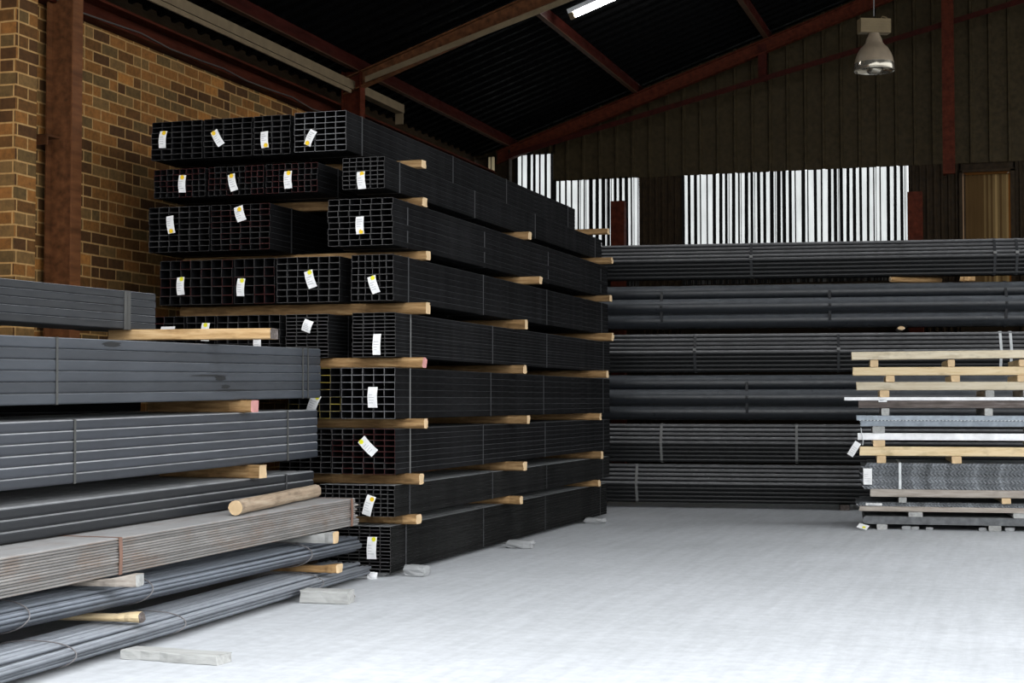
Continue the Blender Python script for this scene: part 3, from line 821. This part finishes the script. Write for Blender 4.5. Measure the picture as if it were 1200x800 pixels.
# L6, L7 rod bundles
def rods(label, loc, rot, W, H, L, d, mat, ties, seed, dust):
    t = thing('rod_bundle', label, 'steel bundle', loc, rot, G2)
    rr = random.Random(seed)
    def inside(x, z, k=1.0):
        u = (x - W/2)/(W/2 - d/2)/k; v = (z - H/2)/(H/2 - d/2)/k
        return abs(u)**2.4 + abs(v)**2 <= 1.001
    me = None
    ms = []
    for q in range(4):
        m = MB(); rings = []
        ys = [0, L*.3, L*.62, L*.85, L]
        ox = [rr.uniform(-.004,.004) for _ in ys]; oz = [rr.uniform(-.003,.003) for _ in ys]
        for y, a, b in zip(ys, ox, oz):
            rings.append([(a + d/2*.95*math.cos(2*math.pi*j/10), y, b + d/2*.95*math.sin(2*math.pi*j/10)) for j in range(10)])
        m.loft(rings, 0); ms.append(m.me('rod', [mat], False))
    for me in ms:
        for p in me.polygons: p.use_smooth = len(p.vertices) == 4
    n = 0; pos = []
    z = d/2; r = 0
    while z <= H - d/2 + 1e-6:
        x = d/2 + (d/2 if r % 2 else 0)
        while x <= W - d/2 + 1e-6:
            if inside(x, z): pos.append((x, z))
            x += d
        z += d*.87; r += 1
    # keep the outside two layers
    shell = [p for p in pos if sum(1 for q in pos if 0 < math.dist(p, q) < d*1.15) < 6]
    near_ = [p for p in pos if p not in shell and any(math.dist(p, q) < d*1.15 for q in shell)]
    use = (shell + near_)[:98]
    for (x, z) in use:
        put('rod', rr.choice(ms), t, (x, rr.uniform(-.05, .05), z))
    hull = [(W/2 + (W/2)*math.copysign(abs(math.cos(a))**(2/2.4), math.cos(a)), H/2 + (H/2)*math.copysign(abs(math.sin(a)), math.sin(a))) for a in [2*math.pi*k/28 for k in range(28)]]
    for s in ties:
        m = MB(); pts = [(W/2 + (x-W/2)*1.015, s + .05*math.sin(i*.22), H/2 + (z-H/2)*1.04) for i, (x, z) in enumerate(hull)]
        m.tube(pts, .0035, 6, closed=True)
        put('wire_tie', m.me('wire_tie', [M['wire']], True), t)
    return t
az, ti, W, L, H = .3, .10, .46, 6.0, .142
rods('upper bundle of blue-grey steel rods near the bottom of the near stack', frontloc(-4.255, 9.95, .168, az, ti, W, L), away(az, ti), W, H, L, .023, M['rod'], [L-3.78, L-2.72, L-.81], 21, 0)
az, ti, W, L, H = -2.1, .12, .46, 6.0, .112
rods('lowest bundle of pale dusty steel rods lying along the floor at the near stack', frontloc(-4.195, 9.98, .014, az, ti, W, L), away(az, ti), W, H, L, .023, M['rod_dust'], [L-3.77, L-2.72, L-.88], 22, 0)

def stain(parent, W, y, z, sy, sz, seed):
    rr = random.Random(seed); m = MB(); n = 16
    pts = [(y + sy*(math.cos(a) + rr.uniform(-.25,.25)), z + sz*(math.sin(a) + rr.uniform(-.15,.15))) for a in [2*math.pi*k/n for k in range(n)]]
    m.loft([[(W + .0008, a, b) for a, b in pts], [(W + .0012, a, b) for a, b in pts]], 0)
    put('oil_stain', m.me('oil_stain', [M['stain']]), parent, label='dark oily stain')
for a in ((5.24,.135,.07,.018), (5.10,.150,.20,.006), (5.30,.083,.05,.012), (5.36,.062,.18,.005), (4.05,.315,.09,.014)):
    stain(L2, .84, a[0]-.65, *a[1:], int(a[0]*100))
G3 = 'timbers in the near stack'
G6 = 'added dark bundles behind the near stack'
for k, (z0, z1) in enumerate(((.03,.50), (.56,1.0), (1.06,1.50))):  # added, almost unseen bundles that keep the gap through the near stack black
    tube_bundle('dark tube bundle added to blacken the gap behind the near stack, %s' % ('on the floor', 'in the middle', 'uppermost')[k], 'steel bundle', (-6.25, 4.0, z0), (0,0,0), .6, z1-z0, 5.4, 4, 5, M['black'], M['cut_dark'], [], G6, seed=90+k)
    if k:
        for y, w in ((4.8, 'outer'), (8.8, 'inner')):
            batten('timber batten under the added bundles behind the near stack, %s level, %s one' % (('', 'lower', 'upper')[k], w), (-5.62, y, z0-.06), .62, .09, .059, 420+k, [M['wood'], M['wood_end']], group='added battens behind the near stack')
for y, w in ((4.8, 'outer'), (8.8, 'inner')):
    batten('thin floor batten under the added bundles behind the near stack, %s one' % w, (-5.62, y, 0), .62, .09, .029, 424, [M['wood'], M['wood_end']], group='added battens behind the near stack')
batten('long loose plank across the near stack in front of the tagged bundles', (-4.19, 8.45, 1.580), 1.10, .10, .064, 401, [M['wood_plank'], M['wood_dark']], (0, R(.3), R(-1)), G3, rough=.003)
batten('pink-ended batten between the two grey-blue tube bundles of the near stack', (-4.545, 8.90, 1.1445), .72, .10, .075, 402, [M['wood'], M['wood_pink']], (0,0,0), G3)
batten('batten with a sawn end between the grey-blue bundle and the dusty-topped flat bundle', (-4.545, 9.03, .729), .72, .10, .083, 403, [M['wood'], M['wood_end']], (0,0,0), G3)
o = put('log', batten_me(1.50, .088, .088, 404, [M['wood_log'], M['wood_end']], rough=.005, round_=True, nseg=14), None, (-4.375, 8.33, .546), (0, R(.62), R(-83.2)))
tag(o, 'short round debarked log lying on the beige angle bars', 'log')
batten('grey-green square batten between the angle bars and the rods, by the rusty strap', (-4.13, 6.87, .305), .60, .09, .060, 405, [M['wood_grey'], M['wood_dusty']], (0, 0, R(8)), G3, neck=(.17,.51))
batten('pale batten between the angle bars and the rods, by the far ends', (-4.15, 9.26, .310), .60, .085, .074, 406, [M['wood_dusty'], M['wood_end']], (0,0,0), G3, neck=(.15,.7))
batten('yellow split batten with a dark-ringed end between the two rod bundles', (-4.14, 6.92, .120), .60, .080, .056, 407, [M['wood_yel'], M['wood_dark']], (0,0,R(4)), G3, round_=True, neck=(.14,.72))
batten('brown square batten between the two rod bundles by their far ends', (-4.12, 9.26, .1255), .60, .09, .055, 408, [M['wood'], M['wood_end']], (0,0,0), G3, neck=(.14,.70))
batten('grey dusty plank flat on the floor beside the lowest rods', (-3.52, 6.60, 0), .52, .13, .045, 409, [M['wood_dusty'], M['wood_dusty']], (0,0,R(-4)), None, 'timber_plank', 'plank')
o = put('block', batten_me(.30, .15, .078, 410, [M['wood_dusty'], M['wood_dusty']], rough=.004, nseg=5), None, (-3.84, 8.80, 0), (0,0,R(8)))
tag(o, 'pale square block on the floor under the far ends of the lowest rods', 'block')
o = put('block', stone_me(.22, .10, .035, 411, M['wood_grey'], 2), None, (-4.02, 8.98, 0), (0,0,R(12)))
tag(o, 'small brown wood scrap beside the pale square block', 'block')
o = put('stone', stone_me(.06, .05, .045, 412, M['white'], 2), None, (-4.22, 10.03, 0))
tag(o, 'little white stone at the far tip of the lowest rods', 'stone')

# ------------------------------------------------------------------ back pipe bundles
AZ = R(6.9)
BO = Vector((-4.42, 17.46, 0)); BU = Vector((math.cos(AZ), math.sin(AZ), 0)); BV = Vector((-math.sin(AZ), math.cos(AZ), 0))
def pipe_me(d, L, t, side, seg=20):
    m = MB(); n = seg
    o0 = [(0, d/2*math.cos(2*math.pi*j/n), d/2*math.sin(2*math.pi*j/n)) for j in range(n)]
    i0 = [(0, y*(1-2*t/d), z*(1-2*t/d)) for _, y, z in o0]
    sh = lambda r: [(L, y, z) for _, y, z in r]
    m.loft([o0, sh(o0)], 0, False); m.loft([i0, sh(i0)], 2, False); m.loft([o0, i0], 1, False); m.loft([sh(o0), sh(i0)], 1, False)
    me = m.me('pipe', [side, M['cut'], M['inner']])
    for p in me.polygons: p.use_smooth = p.material_index != 1
    return me
def hex_rows(n):
    return [n + k for k in range(n)] + [2*n - 2 - k for k in range(n-1)]
def pipe_bundle(label, n, d, z0, mat, straps, seed, u0=-.45, L=6.1, ring_only=True, dx=0):
    rr = random.Random(seed)
    rows = hex_rows(n); wmax = max(rows)*d
    loc = BO + BU*u0 + BV*(wmax/2 + dx) + Vector((0,0,z0))
    t = thing('pipe_bundle', label, 'steel bundle', loc, (0,0,AZ), 'pipe bundles along the back wall')
    me = pipe_me(d*.985, L, d*.05, mat)
    low_me = pipe_me(d*.985, L, d*.05, M['pipe_shade']) if n > 3 else me   # lower rows: less dust and a darker tone, their shade put into the colour
    hull = []
    for r, k in enumerate(rows):
        z = d/2 + r*d*.866
        for j in range(k):
            y = (j - (k-1)/2)*d
            if ring_only and 0 < r < len(rows)-1 and 2 <= j < k-1: continue
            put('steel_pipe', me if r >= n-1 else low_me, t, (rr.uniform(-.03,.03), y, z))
    h = (len(rows)-1)*d*.866 + d
    def pt(r, s):
        k = rows[r]; return (s*((k-1)/2*d + d*.5), d/2 + r*d*.866)
    mid = n-1; top = len(rows)-1
    hull = [(-(n-1)/2*d, 0), ((n-1)/2*d, 0), pt(0,1), pt(mid,1), pt(top,1), ((n-1)/2*d, h), (-(n-1)/2*d, h), pt(top,-1), pt(mid,-1), pt(0,-1)]
    for s in straps:
        sm = 'strap'; w = .03
        if isinstance(s, tuple): s, sm = s
        # a band in the y-z plane, built along x
        b = band([(y, z) for y, z in hull], 0, w, .003)
        for v in b.v: v.x, v.y = v.y, v.x
        put('strap', b.me('strap', [M[sm]]), t, (s - u0, 0, 0), (0,0,0))
        if sm == 'strap' and n > 3:
            c = MB(); a = pt(mid, -1); c.box((s-u0-.018, a[0]-.010, a[1]-.01+.03), (s-u0+.018, a[0]-.003, a[1]+.05))
            put('strap_seal', c.me('strap_seal', [M['strap_pale']]), t)
    return t
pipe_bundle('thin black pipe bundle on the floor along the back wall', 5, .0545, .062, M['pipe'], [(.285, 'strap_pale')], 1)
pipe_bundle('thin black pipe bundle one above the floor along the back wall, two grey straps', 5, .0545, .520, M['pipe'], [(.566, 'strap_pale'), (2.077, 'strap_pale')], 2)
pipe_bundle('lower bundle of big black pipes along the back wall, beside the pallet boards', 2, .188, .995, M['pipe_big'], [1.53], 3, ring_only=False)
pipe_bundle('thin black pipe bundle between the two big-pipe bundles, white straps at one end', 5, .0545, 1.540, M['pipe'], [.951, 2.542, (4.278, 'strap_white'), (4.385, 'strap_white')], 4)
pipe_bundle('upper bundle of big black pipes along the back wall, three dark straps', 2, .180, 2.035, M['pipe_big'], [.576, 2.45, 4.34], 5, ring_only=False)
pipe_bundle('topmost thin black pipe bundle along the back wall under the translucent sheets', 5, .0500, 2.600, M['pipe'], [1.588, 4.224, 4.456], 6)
def bput(u, v, z): return BO + BU*u + BV*v + Vector((0,0,z))
for k, (u, w) in enumerate(((-.2, .1), (2.6, .1), (5.2, .1))):
    batten('timber bearer on the floor under the lowest pipe bundle, %s' % ('behind the tall stack', 'at its middle', 'behind the pallet boards')[k], bput(u, .05, 0), .42, .1, .061, 500+k, [M['wood_dark'], M['wood_dark']], (0,0,AZ - R(90)), 'bearers under the lowest pipes')
o = put('log', batten_me(.62, .062, .060, 510, [M['wood'], M['wood_end']], round_=True, rough=.004), None, bput(3.11, .10, 2.532), (0,0,AZ + R(180+24)))
tag(o, 'thin log with a round orange end wedged under the topmost pipe bundle', 'log')
batten('small block of timber beside the log under the topmost pipe bundle', bput(4.02, .13, 2.532), .16, .06, .05, 511, [M['wood'], M['wood_end']], (0,0,AZ), None, 'timber_block', 'block')
o = put('log', batten_me(.55, .075, .042, 512, [M['wood_grey'], M['wood_end']], round_=True, rough=.003), None, bput(3.22, -.015, 1.994), (0,0,AZ - R(90)))
tag(o, 'grey timber end between the upper big pipes and the thin pipes below', 'timber batten')

# ------------------------------------------------------------------ timber and sheet stack
PA = R(5.8); S = .00806
PO = Vector((-1.452, 15.30, 0)); PU = Vector((math.cos(PA), math.sin(PA), 0)); PV = Vector((-math.sin(PA), math.cos(PA), 0))
def pu(x): return (x - 1008)*S
def pz(y): return (621.5 - y)*S
def pput(x, v, y): return PO + PU*pu(x) + PV*v + Vector((0,0,pz(y)))
G4 = 'boards in the stack beside the pipes'; G5 = 'bearers in the stack beside the pipes'
def board(label, x, yt, yb, mats, seed, x1=1330, tilt=0, depth=.11, v=0):
    Lb = (x1 - x)*S
    o = put('timber_board', batten_me(Lb, depth, (yb-yt)*S - .001, seed, mats, rough=.002), None, pput(x1, v + depth/2, yb) + Vector((0,0,math.sin(R(tilt))*Lb)), (0, R(-tilt), PA))
    return tag(o, label, 'board', G4)
def bearer(label, xa, xb, yt, yb, mats, seed, depth=1.0):
    # runs back into the depth, its sawn end to the front
    w = (xb - xa)*S; hh = (yb - yt)*S - .001
    o = put('timber_bearer', batten_me(depth, w, hh, seed, mats, rough=.002, nseg=5), None, pput((xa+xb)/2, -.005, yb), (0,0,PA - R(90)))
    return tag(o, label, 'timber bearer', G5)
we = [M['wood_pale'], M['wood_end']]; wy = [M['wood_yel'], M['wood_end']]; wg = [M['wood_grey'], M['wood_dusty']]
wdd = [M['wood_dusty'], M['wood_dusty']]
board('pale pine board lying on the very top of the board stack', 1001, 413, 422.5, we, 601, tilt=.35)
for k, (a, b) in enumerate(((1022,1031), (1110,1118), (1190,1200))):
    bearer('yellow bearer under the topmost board, %s' % ('near its sawn end', 'under its middle', 'the large dark-sided one')[k], a, b, 422.6 if k == 0 else 422.8, 431, wy, 610+k)
board('yellow pine board second from the top of the board stack', 1002, 431, 441, wy, 602)
for k, (a, b) in enumerate(((1040,1050), (1114,1124), (1188,1198))):
    bearer('yellow bearer under the second board from the top, %s' % ('near its sawn end', 'under its middle', 'in line with the dark-sided one above')[k], a, b, 441, 448.5, wy, 620+k)
board('pale board third from the top of the board stack', 1006, 448.5, 458.3, we, 603)
for k, (a, b) in enumerate(((1033,1044), (1152,1162), (1194,1204))):
    bearer('bearer standing on the thin white sheet, %s' % ('near the sheet tag', 'the round-edged one', 'by the frame edge')[k], a, b, 458.3, 466.4, wy if k == 0 else wg, 630+k)
# thin white sheet
t = thing('white_sheet', 'very thin white sheet sticking out over the dark weathered board', 'metal sheet', pput(992, 0, 470.2), (0,0,PA))
m = MB(); m.box((0,0,0), ((1330-992)*S, .95, .030)); put('sheet', m.me('sheet', [M['white']]), t)
paper_tag(t, (1036-992)*S, .002, .078, .036, 0, None, y=-.006, seed=701, curl=.004)
board('dark weathered board under the thin white sheet', 1008, 470.4, 479.3, [M['wood_dark'], M['wood_dark']], 604)
for k, (a, b) in enumerate(((1035,1044), (1151,1160))):
    bearer('grey bearer on the grey serrated plate, %s' % ('near the plate end', 'with a notched foot')[k], a, b, 479.3, 488, wg, 640+k)
# serrated grey plate
t = thing('grating_plate', 'grey steel plate with a row of bright teeth along its edge', 'metal sheet', pput(1006, 0, 500.5), (0,0,PA))
m = MB(); Lw = (1330-1006)*S; zt = 12.4*S
m.box((0,0,zt*.56), (Lw,.9,zt)); put('top_plate', m.me('top_plate', [M['check']]), t)
m = MB(); m.box((.035,.006,0), (Lw,.9,zt*.50)); put('lower_plate', m.me('lower_plate', [M['check']]), t)
m = MB(); x = .02
while x < Lw:
    vs = [(x,-.004,zt*.50),(x+.014,-.004,zt*.50),(x+.014,.004,zt*.50),(x,.004,zt*.50)]
    m.loft([vs, [(a+.012,b,zt*.58) for a,b,_ in vs]], 0); x += .033
put('teeth', m.me('teeth', [M['strap_white']]), t)
bearer('rough bearer between the serrated plate and the white beam', 1024, 1038, 500.5, 508.6, wg, 650)
bearer('plain bearer between the serrated plate and white beam towards the frame edge', 1206, 1218, 500.5, 508.6, wg, 651)
# white beam with hanging tag
t = thing('white_beam', 'bright white steel beam in the middle of the board stack', 'beam', pput(1007, 0, 516.8), (0,0,PA), kind='thing')
m = MB(); Lw = (1330-1007)*S; hb = 8.1*S
pr_ = rrect(.12, hb, .006, 2); m.loft([[(0,a,b) for a,b in pr_], [(Lw,a,b) for a,b in pr_]], 0)
put('beam_body', m.me('beam_body', [M['white']]), t)
m = MB(); m.tube([(.03,.01,hb+.05), (.035,-.008,hb+.01), (.05,-.010,-.01), (.045,-.008,-.05)], .004, 6)
put('tie_wire', m.me('tie_wire', [M['strap_white']], True), t)
paper_tag(t, -.035, -.085, .062, .150, -32, None, y=-.02, seed=702)
bearer('orange bearer under the end of the white beam', 1025, 1038.5, 516.8, 524.4, wy, 655)
bearer('bearer under the white beam towards the frame edge', 1206, 1218, 516.8, 524.4, wy, 656)
board('knotty pale board under the white beam', 1009, 524.4, 535.2, wy, 605)
for k, (a, b) in enumerate(((1029,1039.5), (1114,1125))):
    bearer('orange bearer standing on the mesh pack, %s' % ('near the mesh tag', 'under the middle of the knotty board')[k], a, b, 535.2, 543.6, wy, 660+k)
# expanded metal pack
def zig_sheet(L, depth, h, pitch, seed, lean=1):
    m = MB(); x = 0; lo = []; hi = []; k = 0
    rr = random.Random(seed)
    while x <= L:
        y = 0 if k % 2 == 0 else .012
        lo.append((x, y + rr.uniform(0, .002), 0)); hi.append((x + lean*pitch*.7, y + .003, h*.96)); x += pitch/2; k += 1
    back_lo = [(a, depth, 0) for a, _, _ in lo]; back_hi = [(a, depth, h*.96) for a, _, _ in hi]
    m.loft([lo, hi], 0, False, False); m.loft([hi, back_hi], 0, False, False); m.loft([back_lo, lo], 0, False, False)
    return m
def mesh_pack(label, x, yt, yb, n, pitch, straps, tags):
    t = thing('mesh_sheet_pack', label, 'metal sheet', pput(x, 0, yb), (0,0,PA))
    H = (yb-yt)*S; L = (1330-x)*S
    rr = random.Random(n)
    for k in range(n):
        q = zig_sheet(L - abs(k-n*.4)*.008, .95, H/n, pitch, k, 1 if k % 2 else -1)
        put('mesh_sheet', q.me('mesh_sheet', [M['expand']]), t, (abs(k-n*.4)*.008, rr.uniform(-.003,.003), k*H/n))
    for s in straps:
        m = MB(); m.box((s-.012,-.009,0), (s+.012,-.0045,H+.002)); m.box((s-.012,-.009,H+.001), (s+.012,.9,H+.004))
        put('strap', m.me('strap', [M['strap_white']]), t, label='white strap')
    for a in tags: paper_tag(t, *a)
    return t
H = 30.4*S
mesh_pack('thick grey pack of expanded metal mesh with a white strap and tag', 1011, 543.6, 574, 8, .036, [(1055-1011)*S], [((1018-1011)*S, (574-559.5)*S, .080, .152, 0, None, -.022, 'yellow', 703)])
board('weathered board under the thick mesh pack', 1021, 574, 583.2, wg, 606)
for k, (a, b) in enumerate(((1053,1062), (1169,1179))):
    bearer('weathered bearer on the thin mesh sheets, %s' % ('grey one near the tag', 'yellowish one')[k], a, b, 583.2, 589.6, wg if k == 0 else wy, 670+k)
mesh_pack('thin layer of grey mesh sheets with a flat white tag near the floor', 1006, 589.6, 594.2, 2, .03, [], [((1025-1006)*S, .5*(594-590)*S, .15, .026, 0, None, -.018, 'yellow', 704)])
board('lowest weathered board under the thin mesh sheets', 1008, 594.2, 600.2, wg, 607)
for k, (a, b) in enumerate(((1064,1080), (1181,1195))):
    bearer('grey dusty bearer on the bottom plates, %s' % ('with a split splinter', 'by the frame edge')[k], a, b, 600.2, 606, wdd, 680+k)
t = put('steel_plate', None)
bpy.data.objects.remove(t)
m = MB(); Lw = (1330-1012)*S; pr_ = rrect(Lw, 8.8*S, .035, 4)
m.loft([[(a,0,b) for a,b in pr_], [(a,.95,b) for a,b in pr_]], 0)
tag(put('steel_plate', m.me('steel_plate', [M['slab']]), None, pput(1012, 0, 614.9), (0,0,PA)), 'dusty grey round-ended plate pack at the bottom of the board stack', 'metal sheet')
for k, (a, b) in enumerate(((1028,1040), (1154,1168))):
    bearer('dusty floor bearer under the bottom plates, %s' % ('by the tag on the floor', 'further along')[k], a, b, 614.9, 621.4, wdd, 690+k)
for k, (x, w) in enumerate(((1062,.06), (1072,.05), (1088,.045), (1148,.05), (1178,.06))):
    o = put('stone', stone_me(w*1.4, w, w*.6, 720+k, M['stone']), None, pput(x, .06, 621.5))
    tag(o, 'crumb of grey rubble on the floor under the bottom plates', 'stone', 'rubble under the bottom plates')
# tag lying on the floor
t = thing('paper_tag', 'white tag with a lime mark lying at the corner of the bottom plates', 'paper tag', pput(1012, -.10, 621.2) + Vector((0,0,.03)), (R(-58), 0, PA))
m = MB(); m.box((-.05,-.0005,-.033), (.05,.0005,.04)); put('paper', m.me('paper', [M['paper']]), t, (0,0,0), (0,R(25),0))
put('yellow_mark', STAR['lime'], t, (.01,-.003,-.012))

# ------------------------------------------------------------------ outside and light
mb = MB(); mb.box((-60,-60,-.2), (60,60,-.13))
tag(put('ground', mb.me('ground', [M['ground']])), 'bare yard ground outside the shed', 'ground', None, 'structure')

w = bpy.data.worlds.new('sky'); scene.world = w; w.use_nodes = True
nt = w.node_tree; bg = nt.nodes['Background']
tc = nt.nodes.new('ShaderNodeTexCoord'); sx = nt.nodes.new('ShaderNodeSeparateXYZ')
nt.links.new(tc.outputs['Generated'], sx.inputs[0])
r = nt.nodes.new('ShaderNodeValToRGB'); cr = r.color_ramp
cr.elements[0].position = .0; cr.elements[0].color = (.69,.705,.72,1)
cr.elements[1].position = .75; cr.elements[1].color = (.92,.95,.985,1)
nt.links.new(sx.outputs['Z'], r.inputs['Fac']); nt.links.new(r.outputs['Color'], bg.inputs['Color'])
bg.inputs['Strength'].default_value = 1.0

# ------------------------------------------------------------------ camera
cam = bpy.data.cameras.new('camera'); co = link(bpy.data.objects.new('camera', cam))
cam.sensor_width = 36; cam.lens = 36*1850/1200
yaw, pitch = R(17.785), R(2.142)
co.location = (0, 0, 1.2176); co.rotation_euler = (math.pi/2 + pitch, 0, yaw)
cam.clip_start = .05; cam.clip_end = 200
scene.camera = co
vs = scene.view_settings
scene.display_settings.display_device = 'sRGB'
vs.view_transform = 'Standard'; vs.look = 'None'; vs.gamma = 1; vs.exposure = 1.92
vs.use_curve_mapping = False
